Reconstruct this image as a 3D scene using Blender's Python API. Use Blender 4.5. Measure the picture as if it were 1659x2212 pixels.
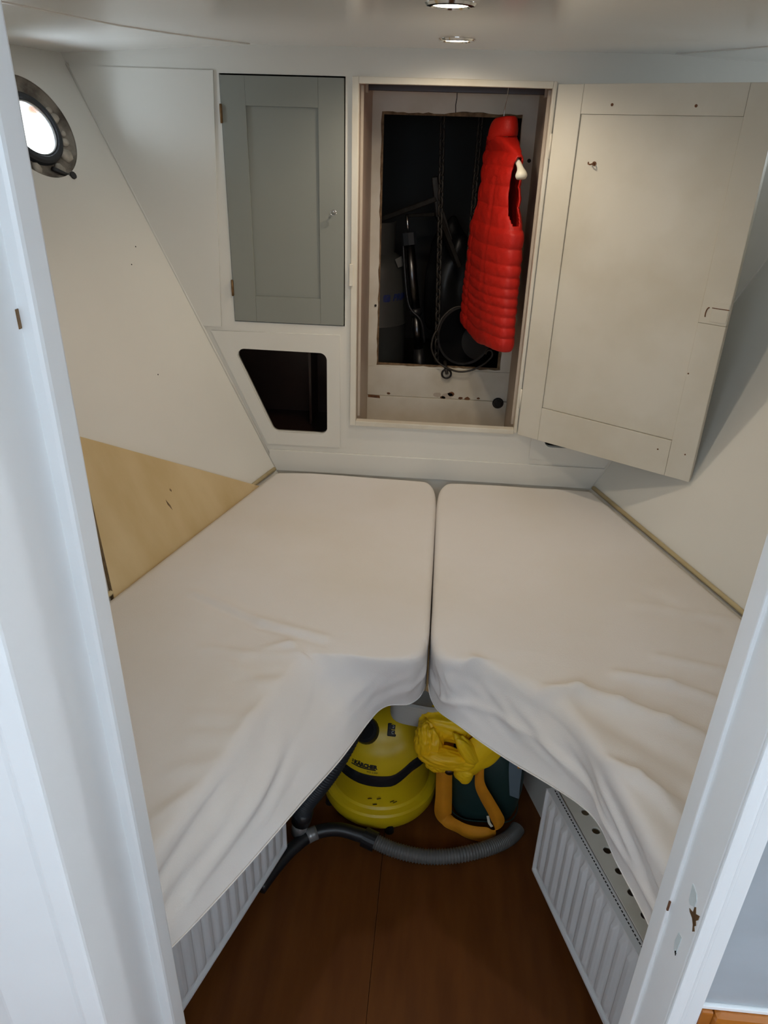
import bpy, bmesh, math, random
from mathutils import Vector, Matrix, noise
random.seed(7)
for o in list(bpy.data.objects): bpy.data.objects.remove(o)
C = bpy.context.scene.collection
S = bpy.context.scene
PI = math.pi
# ------------------------------------------------------------------ camera
FPX = 1597.0
pit, yaw, rol = math.radians(27.4), math.radians(4.0), math.radians(1.75)
fw = Vector((-math.sin(yaw)*math.cos(pit), math.cos(yaw)*math.cos(pit), -math.sin(pit)))
r0 = Vector((math.cos(yaw), math.sin(yaw), 0)); u0 = r0.cross(fw)
rt = r0*math.cos(rol)+u0*math.sin(rol); up = rt.cross(fw)
cd = bpy.data.cameras.new('camera'); cam = bpy.data.objects.new('camera', cd); C.objects.link(cam)
cam.matrix_world = Matrix(((rt.x, up.x, -fw.x, 0), (rt.y, up.y, -fw.y, 0), (rt.z, up.z, -fw.z, 1.75), (0, 0, 0, 1)))
cd.sensor_fit = 'VERTICAL'; cd.sensor_height = 36; cd.lens = FPX/2212*36
cd.clip_start = 0.01
S.camera = cam
# ------------------------------------------------------------------ world and exposure
w = bpy.data.worlds.new('world'); S.world = w; w.use_nodes = True
bg = w.node_tree.nodes['Background']; bg.inputs[0].default_value = (.84, .925, 1, 1); bg.inputs[1].default_value = 31.0
S.view_settings.view_transform = 'Standard'; S.view_settings.look = 'None'
S.view_settings.exposure = 0.0; S.view_settings.gamma = 1; S.view_settings.use_curve_mapping = False
DOWNLIGHT_W = 7.6

# ------------------------------------------------------------------ materials
M = {}
def mat(name, col, rough=.5, metal=0, var=0, vscale=6, bump=0, bscale=200, spec=.5, trans=0, emit=None, estr=0, stretch=None, coat=0, col2=None, vlo=.35, vhi=.7):
    m = bpy.data.materials.new(name); m.use_nodes = True
    nt = m.node_tree; b = nt.nodes['Principled BSDF']
    b.inputs['Base Color'].default_value = (*col, 1); b.inputs['Roughness'].default_value = rough
    b.inputs['Metallic'].default_value = metal; b.inputs['Specular IOR Level'].default_value = spec
    b.inputs['Transmission Weight'].default_value = trans; b.inputs['Coat Weight'].default_value = coat
    if emit: b.inputs['Emission Color'].default_value = (*emit, 1); b.inputs['Emission Strength'].default_value = estr
    tc = nt.nodes.new('ShaderNodeTexCoord'); mp = nt.nodes.new('ShaderNodeMapping'); nt.links.new(tc.outputs['Object'], mp.inputs[0])
    if stretch: mp.inputs['Scale'].default_value = stretch
    if var or col2:
        n = nt.nodes.new('ShaderNodeTexNoise'); n.inputs['Scale'].default_value = vscale; n.inputs['Detail'].default_value = 6
        nt.links.new(mp.outputs[0], n.inputs['Vector'])
        r = nt.nodes.new('ShaderNodeValToRGB'); nt.links.new(n.outputs['Fac'], r.inputs[0])
        c2 = col2 if col2 else tuple(max(0, c*(1-var)) for c in col)
        r.color_ramp.elements[0].position = vlo; r.color_ramp.elements[0].color = (*c2, 1)
        r.color_ramp.elements[1].position = vhi; r.color_ramp.elements[1].color = (*col, 1)
        nt.links.new(r.outputs[0], b.inputs['Base Color'])
    if bump:
        n2 = nt.nodes.new('ShaderNodeTexNoise'); n2.inputs['Scale'].default_value = bscale; n2.inputs['Detail'].default_value = 4
        nt.links.new(mp.outputs[0], n2.inputs['Vector'])
        bp = nt.nodes.new('ShaderNodeBump'); bp.inputs['Strength'].default_value = bump; bp.inputs['Distance'].default_value = .002
        nt.links.new(n2.outputs['Fac'], bp.inputs['Height']); nt.links.new(bp.outputs[0], b.inputs['Normal'])
    M[name] = m; return m
mat('white', (.79, .77, .71), .38, var=.04, vscale=3, bump=.12, bscale=40)
mat('ceiling', (.80, .79, .755), .16, var=.03, vscale=2, bump=.05, bscale=12)
mat('frame_white', (.83, .84, .84), .33, var=.04, vscale=5, bump=.12, bscale=50)
mat('aged', (.76, .72, .63), .5, col2=(.62, .56, .45), vscale=5, vlo=.3, vhi=.55, bump=.2, bscale=60)
mat('door_cream', (.69, .655, .57), .42, col2=(.61, .565, .465), vscale=4, vlo=.32, vhi=.6, bump=.15, bscale=50)
mat('closet', (.60, .52, .43), .55, col2=(.5, .42, .34), vscale=5, bump=.2, bscale=50)
mat('grey_door', (.275, .285, .255), .42, var=.05, vscale=4, bump=.1, bscale=60)
mat('sheet', (.80, .765, .74), .85, col2=(.76, .71, .65), vscale=2.5, vlo=.3, vhi=.6, bump=.25, bscale=500, spec=.15)
mat('floor', (.155, .050, .010), .5, spec=.2, col2=(.112, .034, .007), vscale=4, stretch=(6, 1, 1), bump=.1, bscale=60)
mat('ply', (.68, .52, .29), .55, col2=(.58, .42, .2), vscale=3, stretch=(3, 3, .6), bump=.15, bscale=40)
mat('ply_edge', (.26, .16, .08), .7, col2=(.12, .07, .03), vscale=60)
mat('cleat', (.66, .54, .31), .5, var=.2, vscale=10)
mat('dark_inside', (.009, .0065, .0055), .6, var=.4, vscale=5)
mat('brown_inside', (.05, .022, .014), .35, var=.3, vscale=5)
mat('black', (.012, .012, .014), .4, var=.3, vscale=20)
mat('black_gloss', (.014, .015, .018), .25)
mat('rubber', (.018, .022, .028), .5)
mat('dirt', (.30, .265, .22), .8, col2=(.10, .08, .06), vscale=22, vlo=.35, vhi=.6, bump=.5, bscale=70)
mat('foam', (.55, .5, .42), .9, var=.4, vscale=40, bump=.6, bscale=90)
mat('steel', (.55, .56, .57), .25, 1)
mat('chrome', (.62, .62, .62), .12, 1)
mat('brass', (.28, .16, .07), .45, .7, var=.4, vscale=60)
mat('rust', (.2, .08, .03), .8, var=.5, vscale=80)
mat('red_nylon', (.52, .010, .004), .55, var=.18, vscale=9, bump=.35, bscale=260, spec=.35)
mat('hanger_white', (.78, .74, .62), .4)
mat('yellow', (.74, .52, .008), .4, col2=(.60, .41, .008), vscale=7, bump=.06, bscale=120)
mat('oilskin', (.95, .63, .006), .5, col2=(.90, .52, .004), vscale=6, bump=.3, bscale=60)
mat('webbing', (.82, .31, .008), .75, var=.15, vscale=20, bump=.4, bscale=300, stretch=(1, 1, 1))
mat('green_bag', (.012, .045, .042), .6, var=.3, vscale=8, bump=.4, bscale=40)
mat('blue_grey', (.16, .22, .27), .6, var=.2, vscale=12)
mat('grey_board', (.20, .20, .20), .6, var=.1, vscale=6)
mat('radiator', (.80, .80, .80), .3, var=.02, vscale=5)
mat('slot', (.012, .012, .012), .8)
mat('hose_grey', (.13, .127, .12), .35)
mat('tape', (.36, .36, .36), .35, .5, var=.3, vscale=40)
mat('tub', (.86, .86, .82), .5, trans=.45, var=.05, vscale=8)
mat('print_black', (.012, .012, .012), .5)
mat('print_white', (.6, .6, .58), .5)
mat('print_blue', (.012, .022, .11), .5)
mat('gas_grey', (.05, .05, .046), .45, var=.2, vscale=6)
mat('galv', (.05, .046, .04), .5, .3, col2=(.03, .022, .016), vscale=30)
mat('pump_metal', (.10, .10, .105), .28, 1)
mat('plastic_bag', (.018, .018, .019), .4, var=.4, vscale=10)
mat('varnish', (.50, .185, .03), .18, col2=(.36, .11, .015), vscale=3, stretch=(1, 1, 7), coat=.6)
mat('saloon_grey', (.42, .46, .49), .3, col2=(.34, .36, .38), vscale=3, stretch=(1, 1, 2.5), bump=.3, bscale=7)
mat('filler', (.60, .66, .66), .6, var=.15, vscale=40)
mat('lamp', (1, .9, .7), .5, emit=(1, .86, .62), estr=28)
def glass_mat():
    m = bpy.data.materials.new('pane_glass'); m.use_nodes = True; nt = m.node_tree; nt.nodes.clear()
    o = nt.nodes.new('ShaderNodeOutputMaterial'); mx = nt.nodes.new('ShaderNodeMixShader'); t = nt.nodes.new('ShaderNodeBsdfTransparent'); g = nt.nodes.new('ShaderNodeBsdfGlossy')
    g.inputs['Roughness'].default_value = .03; t.inputs[0].default_value = (.95, .98, 1, 1); mx.inputs[0].default_value = .06
    nt.links.new(t.outputs[0], mx.inputs[1]); nt.links.new(g.outputs[0], mx.inputs[2]); nt.links.new(mx.outputs[0], o.inputs[0]); M['pane'] = m
glass_mat()
M['dimmer_glass'] = M['pane'].copy(); M['dimmer_glass'].name = 'dimmer_glass'  # added tint that dims the sky light through the unseen saloon windows
for n_ in M['dimmer_glass'].node_tree.nodes:
    if n_.type == 'BSDF_TRANSPARENT': n_.inputs[0].default_value = (.43, .455, .475, 1)

# ------------------------------------------------------------------ helpers
def obj(name, bm, m, parent=None, smooth=False, mw=None):
    if isinstance(bm, bmesh.types.BMesh):
        bmesh.ops.recalc_face_normals(bm, faces=bm.faces)
        me = bpy.data.meshes.new(name); bm.to_mesh(me); bm.free()
    else: me = bm
    me.materials.clear(); me.materials.append(M[m])
    if smooth:
        for p in me.polygons: p.use_smooth = True
    if mw is not None: me.transform(mw)
    o = bpy.data.objects.new(name, me); C.objects.link(o)
    if parent: o.parent = parent
    return o
def autosm(o, ang=35):
    me = o.data
    for p in me.polygons: p.use_smooth = True
    me.set_sharp_from_angle(angle=math.radians(ang)); return o
def struct(o): o['kind'] = 'structure'; return o
def tag(o, label, cat, group=None):
    o['label'] = label; o['category'] = cat
    if group: o['group'] = group
    return o
def thing(name, label, cat, loc=(0, 0, 0), group=None):
    o = bpy.data.objects.new(name, None); o.empty_display_size = .05; C.objects.link(o)
    o['base'] = 1; del o['base']
    return tag(o, label, cat, group)
def box(bm, x0, x1, y0, y1, z0, z1, bev=0):
    r = bmesh.ops.create_cube(bm, size=1)
    vs = r['verts']
    for v in vs: v.co = Vector(((x0+x1)/2+v.co.x*(x1-x0), (y0+y1)/2+v.co.y*(y1-y0), (z0+z1)/2+v.co.z*(z1-z0)))
    if bev:
        es = list({e for v in vs for e in v.link_edges})
        bmesh.ops.bevel(bm, geom=es, offset=bev, segments=2, affect='EDGES', profile=.6)
    return bm
def B(x0, x1, y0, y1, z0, z1, bev=0): return box(bmesh.new(), x0, x1, y0, y1, z0, z1, bev)
def frame_of(t):
    t = t.normalized(); a = Vector((0, 0, 1)) if abs(t.z) < .9 else Vector((1, 0, 0))
    n = t.cross(a).normalized(); return n, t.cross(n)
def spline(pts, n):
    P = [Vector(p) for p in pts]; out = []
    P = [2*P[0]-P[1]]+P+[2*P[-1]-P[-2]]; seg = len(P)-3
    for i in range(n+1):
        t = i/n*seg; k = min(int(t), seg-1); t -= k
        a, b, c, d = P[k:k+4]
        out.append(.5*((2*b)+(c-a)*t+(2*a-5*b+4*c-d)*t*t+(3*b-a-3*c+d)*t**3))
    return out
def tube(bm, pts, r, seg=12, cap=True):
    pts = [Vector(p) for p in pts]; n = len(pts); rings = []; nn = None
    for i, p in enumerate(pts):
        t = (pts[min(i+1, n-1)]-pts[max(i-1, 0)]).normalized()
        if nn is None: nn, bb = frame_of(t)
        else: nn = (nn-t*nn.dot(t)).normalized(); bb = t.cross(nn)
        rr = r(i/(n-1)) if callable(r) else r
        rings.append([bm.verts.new(p+nn*rr*math.cos(2*PI*k/seg)+bb*rr*math.sin(2*PI*k/seg)) for k in range(seg)])
    for a, b in zip(rings, rings[1:]):
        for k in range(seg): bm.faces.new((a[k], a[(k+1) % seg], b[(k+1) % seg], b[k]))
    if cap: bm.faces.new(rings[0][::-1]); bm.faces.new(rings[-1])
    return bm
def T(pts, r, seg=12): return tube(bmesh.new(), pts, r, seg)
def hose(pts, r, pitch, amp, seg=14):
    L = sum((Vector(b)-Vector(a)).length for a, b in zip(pts, pts[1:])); n = int(L/pitch*4)
    P = spline(pts, n)
    return T(P, lambda t: r+amp*math.sin(2*PI*t*n/4), seg)
def lathe(bm, prof, seg=40, c=(0, 0, 0), warp=None, a0=0, a1=2*PI):
    full = abs(a1-a0-2*PI) < 1e-6; ns = seg if full else seg+1; rings = []
    for (r, z) in prof:
        ring = []
        for k in range(ns):
            a = a0+(a1-a0)*k/seg; p = Vector((r*math.cos(a), r*math.sin(a), z))
            if warp: p = warp(p, a)
            ring.append(bm.verts.new(p+Vector(c)))
        rings.append(ring)
    for a, b in zip(rings, rings[1:]):
        for k in range(seg):
            k2 = (k+1) % ns
            try: bm.faces.new((a[k], a[k2], b[k2], b[k]))
            except ValueError: pass
    bmesh.ops.remove_doubles(bm, verts=bm.verts, dist=1e-6); return bm
def prism(poly, h):                                             # polygon in XY extruded along z
    bm = bmesh.new(); a = [bm.verts.new((*p, 0)) for p in poly]; b = [bm.verts.new((*p, h)) for p in poly]; n = len(poly)
    bm.faces.new(a[::-1]); bm.faces.new(b)
    for k in range(n): bm.faces.new((a[k], a[(k+1) % n], b[(k+1) % n], b[k]))
    return bm
def plate(outline, holes, th, mw=None):                         # flat board with holes, from z=0 to z=th in its own frame
    cu = bpy.data.curves.new('plate', 'CURVE'); cu.dimensions = '2D'; cu.fill_mode = 'BOTH'; cu.extrude = th/2
    for loop in [outline]+holes:
        sp = cu.splines.new('POLY'); sp.points.add(len(loop)-1); sp.use_cyclic_u = True
        for p, q in zip(sp.points, loop): p.co = (q[0], q[1], 0, 1)
    o = bpy.data.objects.new('plate', cu); C.objects.link(o); dg = bpy.context.evaluated_depsgraph_get()
    me = bpy.data.meshes.new_from_object(o.evaluated_get(dg)); bpy.data.objects.remove(o); bpy.data.curves.remove(cu)
    me.transform(Matrix.Translation((0, 0, th/2)))
    bm = bmesh.new(); bm.from_mesh(me); bmesh.ops.remove_doubles(bm, verts=bm.verts, dist=1e-5); bpy.data.meshes.remove(me)
    if mw is not None: bmesh.ops.transform(bm, matrix=mw, verts=bm.verts)
    return bm
def rect(x0, x1, z0, z1): return [(x0, z0), (x1, z0), (x1, z1), (x0, z1)]
def rounded(poly, r, n=6):
    out = []; k = len(poly)
    for i in range(k):
        p = Vector(poly[i]); a = (Vector(poly[i-1])-p).normalized(); b = (Vector(poly[(i+1) % k])-p).normalized()
        ang = a.angle(b); d = r/math.tan(ang/2); c = p+(a+b).normalized()*(r/math.sin(ang/2)); s = p+a*d-c; e = p+b*d-c
        for j in range(n+1):
            t = j/n; v = s.lerp(e, t); v = v.normalized()*r; out.append((c.x+v.x, c.y+v.y))
    return out
def circle(cx, cy, r, n=48, ph=0): return [(cx+r*math.cos(2*PI*k/n+ph), cy+r*math.sin(2*PI*k/n+ph)) for k in range(n)]
def basis(o, ex, ey, ez): return Matrix(((ex[0], ey[0], ez[0], o[0]), (ex[1], ey[1], ez[1], o[1]), (ex[2], ey[2], ez[2], o[2]), (0, 0, 0, 1)))
def fmw(Y): return basis((0, Y, 0), (1, 0, 0), (0, 0, 1), (0, 1, 0))      # (x,z) board standing across the cabin, its depth running forward
def text_bm(s, size, shear=0, extrude=.0004, offset=0, res=3):
    cu = bpy.data.curves.new('text', 'FONT'); cu.body = s; cu.size = size; cu.shear = shear; cu.extrude = extrude; cu.offset = offset; cu.resolution_u = res
    o = bpy.data.objects.new('text', cu); C.objects.link(o); dg = bpy.context.evaluated_depsgraph_get()
    me = bpy.data.meshes.new_from_object(o.evaluated_get(dg)); bpy.data.objects.remove(o); bpy.data.curves.remove(cu)
    bm = bmesh.new(); bm.from_mesh(me); bpy.data.meshes.remove(me)
    bmesh.ops.triangulate(bm, faces=bm.faces); return bm

# ------------------------------------------------------------------ the hull sides: |x| at height z and station y
def hull(side, y, z): return (.525+.453*(z-.763)+.30*(2.2-y)) if side < 0 else (.52+.505*(z-.757)+.367*(2.2-y))
ZT = 1.94
def hull_frame(side):
    k = (.453, .30) if side < 0 else (.505, .367)
    e1 = Vector((-side*k[1], 1, 0)).normalized(); n = Vector((side, k[1], -k[0])).normalized(); e2 = e1.cross(n)*(1 if side > 0 else -1)
    if e2.z < 0: e2 = -e2
    return e1, e2, n
PORT = {-1: (1.977, 1.731), 1: (1.96, 1.73)}
port_frames = {}
def hull_side(side):
    e1, e2, n = hull_frame(side); py, pz = PORT[side]; c = Vector((side*hull(side, py, pz), py, pz))
    pts = []
    for y, z in ((.56, -.02), (2.215, -.02), (2.215, ZT), (.56, ZT)):
        d = Vector((side*hull(side, y, z), y, z))-c; pts.append((d.dot(e1), d.dot(e2)))
    mw = basis(c, e1, e2, n); port_frames[side] = mw
    return struct(obj('wall_left' if side < 0 else 'wall_right', plate(pts, [circle(0, 0, .123, 64)], .014, mw), 'white'))
WL = hull_side(-1); WR = hull_side(1)
def porthole(side, name):
    mw = port_frames[side]; root = bpy.data.objects.new(name, None); C.objects.link(root); struct(root)
    bm = lathe(bmesh.new(), [(.1232, 0), (.1225, .004), (.113, .013), (.083, .017), (.083, .03), (.13, .03), (.13, .014), (.1232, 0)], 64)
    autosm(obj('lining', bm, 'dirt', root, mw=mw))
    bm = lathe(bmesh.new(), [(.088, .018), (.086, .006), (.08, .001), (.071, .001), (.067, .006), (.067, .032), (.088, .032), (.088, .018)], 64)
    autosm(obj('rubber_ring', bm, 'rubber', root, mw=mw))
    bm = lathe(bmesh.new(), [(.0675, .008), (.0655, .005), (.063, .006), (.061, .010), (.060, .03), (.0675, .03), (.0675, .008)], 64)
    autosm(obj('metal_rim', bm, 'steel', root, mw=mw))
    obj('pane', plate(circle(0, 0, .0608, 48), [], .004, mw @ Matrix.Translation((0, 0, .012))), 'pane', root)
    rnd = random.Random(3)
    for a, rr, s in ((-2.0, .104, .013), (-1.25, .104, .014), (-.72, .1, .017), (-.35, .098, .010), (.28, .1, .012), (.48, .098, .009), (1.75, .106, .015), (-2.5, .1, .012), (-.12, .1, .007)):
        bm = bmesh.new(); bmesh.ops.create_icosphere(bm, subdivisions=2, radius=s)
        for v in bm.verts: v.co = v.co*(1+.35*noise.noise(v.co*120+Vector((a, 0, 0)))); v.co.z *= .55; v.co.x *= 1.2
        R_ = Matrix.Translation((rr*math.cos(a), rr*math.sin(a), .012)) @ Matrix.Rotation(a+.6, 4, 'Z')
        obj('sealant_blob', bm, 'foam', root, True, mw=mw @ R_)
    bm = T([(.052, -.120, .006), (.052, -.120, -.004)], .0095, 10); obj('latch_knob', bm, 'black', root, mw=mw)
    obj('latch_arm', T([(.050, -.122, .004), (.03, -.112, .006), (.0, -.098, .006)], .0055, 8), 'black', root, True, mw=mw)
    return root
porthole(-1, 'window_1'); porthole(1, 'window_2')

def portal(name, mw, sx, sy):
    ld = bpy.data.lights.new(name, 'AREA'); ld.shape = 'RECTANGLE'; ld.size = sx; ld.size_y = sy; ld.cycles.is_portal = True
    o = bpy.data.objects.new(name, ld); C.objects.link(o); o.matrix_world = mw
for s_ in (-1, 1): portal('daylight_porthole', port_frames[s_] @ Matrix.Translation((0, 0, .03)), .13, .13)
portal('daylight_saloon', basis((-1.93, -.55, 1.85), (0, 1, 0), (0, 0, 1), (-1, 0, 0)), 2.2, .74)
portal('daylight_saloon', basis((1.93, -.55, 1.85), (0, 1, 0), (0, 0, 1), (1, 0, 0)), 2.2, .74)
portal('daylight_saloon', basis((0, -1.63, 1.85), (1, 0, 0), (0, 0, 1), (0, -1, 0)), 3.8, .74)

# ------------------------------------------------------------------ floor, deckhead, bulkheads
fl = bpy.data.objects.new('floor', None); C.objects.link(fl); struct(fl)
for x0, x1 in ((-1.9, -.0705), (-.0695, 1.9)): obj('floor_board', B(x0, x1, -1.6, 2.3, -.02, 0, .0006), 'floor', fl)
obj('subfloor', B(-1.9, 1.9, -1.6, 2.3, -.04, -.021), 'dark_inside', fl)

def seam_x(y):
    ks = [(.3, .955), (.9, .915), (1.517, .818), (1.835, .739), (2.0, .655), (2.194, .522), (2.25, .47)]
    for (a, b), (c, d) in zip(ks, ks[1:]):
        if y <= c: t = (y-a)/(c-a); return b+(d-b)*t
    return ks[-1][1]
ce = bpy.data.objects.new('ceiling', None); C.objects.link(ce); struct(ce)
ZC = 1.933
ys = [.56+i*(2.22-.56)/40 for i in range(41)]
def ceil_strip(f0, f1):
    bm = bmesh.new(); rows = []
    for y in ys:
        a, b = f0(y), f1(y); rows.append([bm.verts.new(p) for p in (a, b, (b[0], b[1], b[2]+.02), (a[0], a[1], a[2]+.02))])
    for p, q in zip(rows, rows[1:]):
        for k in range(4): bm.faces.new((p[k], p[(k+1) % 4], q[(k+1) % 4], q[k]))
    bm.faces.new(rows[0]); bm.faces.new(rows[-1][::-1]); return bm
obj('deckhead_panel', ceil_strip(lambda y: (-seam_x(y), y, ZC), lambda y: (seam_x(y), y, ZC)), 'ceiling', ce)
for s in (-1, 1):
    obj('side_panel', ceil_strip(lambda y: (s*seam_x(y), y, ZC), lambda y: (s*1.9, y, ZC-.055*(1.9-seam_x(y)))), 'ceiling', ce)
    obj('seam_batten', T([(s*seam_x(y), y, ZC+.0015) for y in ys if y < 2.19], .0045, 8), 'ceiling', ce, True)
obj('saloon_deckhead', B(-1.92, 1.96, -1.62, .62, 2.5, 2.53), 'ceiling', ce)

wf = bpy.data.objects.new('wall_front', None); C.objects.link(wf); struct(wf)
TRAP = rounded([(-.631, 1.141), (-.3425, 1.139), (-.3435, .875), (-.517, .875)], .022)
TRAPR = [(-x, z) for x, z in TRAP][::-1]
OP = rect(-.256, .248, .925, 1.857)
GD = rect(-.6225, -.288, 1.2215, 1.8675)
obj('bulkhead', plate(rect(-1.3, 1.4, -.02, 1.97), [OP, GD, TRAP, TRAPR], .018, fmw(2.2)), 'white', wf)
tp = lambda outl, holes=[]: obj('trim_panel', plate(outl, holes, .005, fmw(2.1955)), 'white', wf)
tp([(-1.06, 1.875), (-.636, 1.873), (-.664, 1.205), (-.722, 1.205)])
tp([(-.697, 1.192), (-.302, 1.196), (-.302, .832), (-.54, .832)], [TRAP])
tp([(.697, 1.192), (.302, 1.196), (.302, .832), (.54, .832)][::-1], [TRAPR])
tp([(1.10, 1.875), (.70, 1.873), (.70, 1.205), (.76, 1.205)][::-1])
obj('base_batten', B(-.535, .545, 2.1945, 2.2, .74, .812, .0015), 'white', wf)
def corner_batten(s):
    a = Vector((s*(hull(s, 2.197, 1.88)-.003), 2.198, 1.88)); b = Vector((s*(hull(s, 2.197, .74)-.003), 2.198, .74))
    obj('corner_fillet', T([a, b], .004, 8), 'white', wf, True)
corner_batten(-1); corner_batten(1)
# lining of the two small lockers behind the cut-outs and of the locker behind the grey door
def open_box(name, x0, x1, y0, y1, z0, z1, m, parent, th=.012):
    for nm, b in (('side', (x0-th, x0, y0, y1, z0, z1)), ('side', (x1, x1+th, y0, y1, z0, z1)), ('top', (x0-th, x1+th, y0, y1, z1, z1+th)), ('bottom', (x0-th, x1+th, y0, y1, z0-th, z0)), ('back', (x0-th, x1+th, y1, y1+th, z0-th, z1+th))):
        obj(name+'_'+nm, B(*b), m, parent)
open_box('locker', -.72, -.29, 2.2185, 2.56, .82, 1.16, 'brown_inside', wf)
open_box('locker', .29, .72, 2.2185, 2.56, .82, 1.16, 'brown_inside', wf)
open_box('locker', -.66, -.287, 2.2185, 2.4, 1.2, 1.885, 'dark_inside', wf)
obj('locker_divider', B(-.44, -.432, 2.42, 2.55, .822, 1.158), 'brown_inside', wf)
# casing round the big opening
for x0, x1, z0, z1 in ((-.270, -.252, .913, 1.868), (.2445, .254, .918, 1.868), (-.252, .2445, 1.852, 1.868), (-.2518, .2443, .913, .9285)):
    obj('casing', B(x0, x1, 2.189, 2.216, z0, z1, .002), 'aged', wf)
obj('rebate', B(-.2515, -.244, 2.2355, 2.246, .93, 1.85), 'closet', wf)
obj('rebate', B(.238, .2455, 2.2355, 2.246, .93, 1.85), 'closet', wf)
obj('latch_keep', B(-.2735, -.263, 2.183, 2.20, 1.343, 1.404, .001), 'aged', wf)

# hanging closet behind the opening
cl = bpy.data.objects.new('wall_closet', None); C.objects.link(cl); struct(cl)
obj('side_board', B(-.275, -.258, 2.2185, 2.64, .75, 1.92), 'closet', cl)
obj('side_board', B(.254, .272, 2.2185, 2.64, .75, 1.92), 'closet', cl)
obj('top_board', B(-.275, .272, 2.2185, 2.66, 1.90, 1.92), 'closet', cl)
obj('bottom_board', B(-.275, .272, 2.2185, 2.64, .75, .77), 'closet', cl)
rg = random.Random(5)
def ragged(a, b, n, amp): 
    return [(a[0]+(b[0]-a[0])*i/n+rg.uniform(-amp, amp), a[1]+(b[1]-a[1])*i/n+rg.uniform(-amp, amp)) for i in range(n)]
hole = ragged((-.2285, 1.797), (.0, 1.797), 14, .0022)+ragged((.003, 1.802), (.2075, 1.799), 12, .0022)+ragged((.2085, 1.80), (.2185, .990), 26, .0016)+ragged((.2185, .988), (-.0, .988), 12, .003)+ragged((0, .989), (-.2245, .986), 12, .002)+ragged((-.2265, .985), (-.2285, 1.79), 34, .0024)
hole = [(x, max(z, .986)) for x, z in hole]
obj('hole_rim', plate([(x*1.0-.0 + (-.004 if x < 0 else .003), z+(.003 if z > 1.4 else -.003)) for x, z in rect(-.2285, .2165, .985, 1.799)], [rect(-.222, .2085, .994, 1.79)], .004, fmw(2.632)), 'ply_edge', cl)
obj('back_board', plate(rect(-.258, .254, .9835, 1.9), [hole[::-1]], .012, fmw(2.62)), 'aged', cl)
obj('lower_board', B(-.258, .254, 2.617, 2.632, .8755, .983, .0012), 'aged', cl)
obj('bottom_strip', B(-.258, .254, 2.610, 2.632, .77, .8745, .0015), 'aged', cl)
obj('paint_scar', plate([(-.255, .868), (-.21, .866), (-.212, .876), (-.255, .878)], [], .0008, fmw(2.6093)), 'rust', cl)
for x, z, s in ((.0, .889, .012), (.035, .885, .017), (.085, .88, .006), (.11, .879, .008), (.02, .878, .008), (.05, .893, .01), (-.18, .884, .005), (.15, .882, .005)):
    poly = [(x+s*(1+.5*rg.random())*math.cos(a), z+s*.6*(1+.7*rg.random())*math.sin(a)) for a in [2*PI*k/9 for k in range(9)]]
    obj('paint_scar', plate(poly, [], .0006, fmw(2.6164)), 'closet' if s > .011 else 'rust', cl)
obj('crack', T([(.002, 2.6195, 1.868), (.003, 2.6195, 1.84), (.0005, 2.6195, 1.82), (.002, 2.6195, 1.80)], .0014, 6), 'slot', cl)
for x, z, s in ((.243, 1.672, .006), (-.235, 1.2, .004)): obj('bolt_head', T([(x, 2.616, z), (x, 2.6205, z)], s, 10), 'dark_inside', cl)
# chain locker shell
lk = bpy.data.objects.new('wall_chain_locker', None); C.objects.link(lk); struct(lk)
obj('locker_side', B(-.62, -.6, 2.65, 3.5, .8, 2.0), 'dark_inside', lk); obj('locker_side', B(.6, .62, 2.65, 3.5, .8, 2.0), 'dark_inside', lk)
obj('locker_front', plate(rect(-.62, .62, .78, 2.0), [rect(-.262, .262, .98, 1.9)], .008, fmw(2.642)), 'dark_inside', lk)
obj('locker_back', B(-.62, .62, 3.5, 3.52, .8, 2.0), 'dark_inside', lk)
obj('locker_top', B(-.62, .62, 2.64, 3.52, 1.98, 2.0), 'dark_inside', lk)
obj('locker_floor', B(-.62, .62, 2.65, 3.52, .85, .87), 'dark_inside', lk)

# ------------------------------------------------------------------ doorway to the saloon
wb = bpy.data.objects.new('wall_back', None); C.objects.link(wb); struct(wb)
obj('partition', B(-1.92, -.362, .50, .60, 0, 2.5), 'frame_white', wb)
obj('partition', B(.352, 1.95, .545, .60, 0, 2.5), 'frame_white', wb)
obj('lintel', B(-.362, .352, .50, .60, 1.90, 2.5), 'frame_white', wb)
t1 = bpy.data.objects.new('trim_1', None); C.objects.link(t1); struct(t1)
obj('jamb', B(-.3615, -.335, .463, .60, 0, 1.899, .004), 'frame_white', t1)
obj('architrave', B(-.46, -.362, .467, .4995, 0, 1.97, .006), 'frame_white', t1)
obj('door_stop', B(-.352, -.3205, .584, .622, 0, 1.899, .005), 'frame_white', t1)
obj('hinge_leaf', B(-.3352, -.3342, .5795, .5835, 1.596, 1.612), 'brass', t1)
for c_ in t1.children:
    for v in c_.data.vertices: v.co.x -= (v.co.z-.1)*.0065
t2 = bpy.data.objects.new('trim_2', None); C.objects.link(t2); struct(t2)
obj('jamb', B(.3135, .335, .5255, .60, 0, 1.899, .002), 'frame_white', t2)
obj('door_stop', B(.3095, .33, .590, .622, 0, 1.899, .002), 'frame_white', t2)
obj('architrave', B(.333, .3515, .527, .60, 0, 1.97, .003), 'frame_white', t2)
obj('bead', B(.313, .328, .519, .525, 0, 1.97, .004), 'frame_white', t2)
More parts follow.
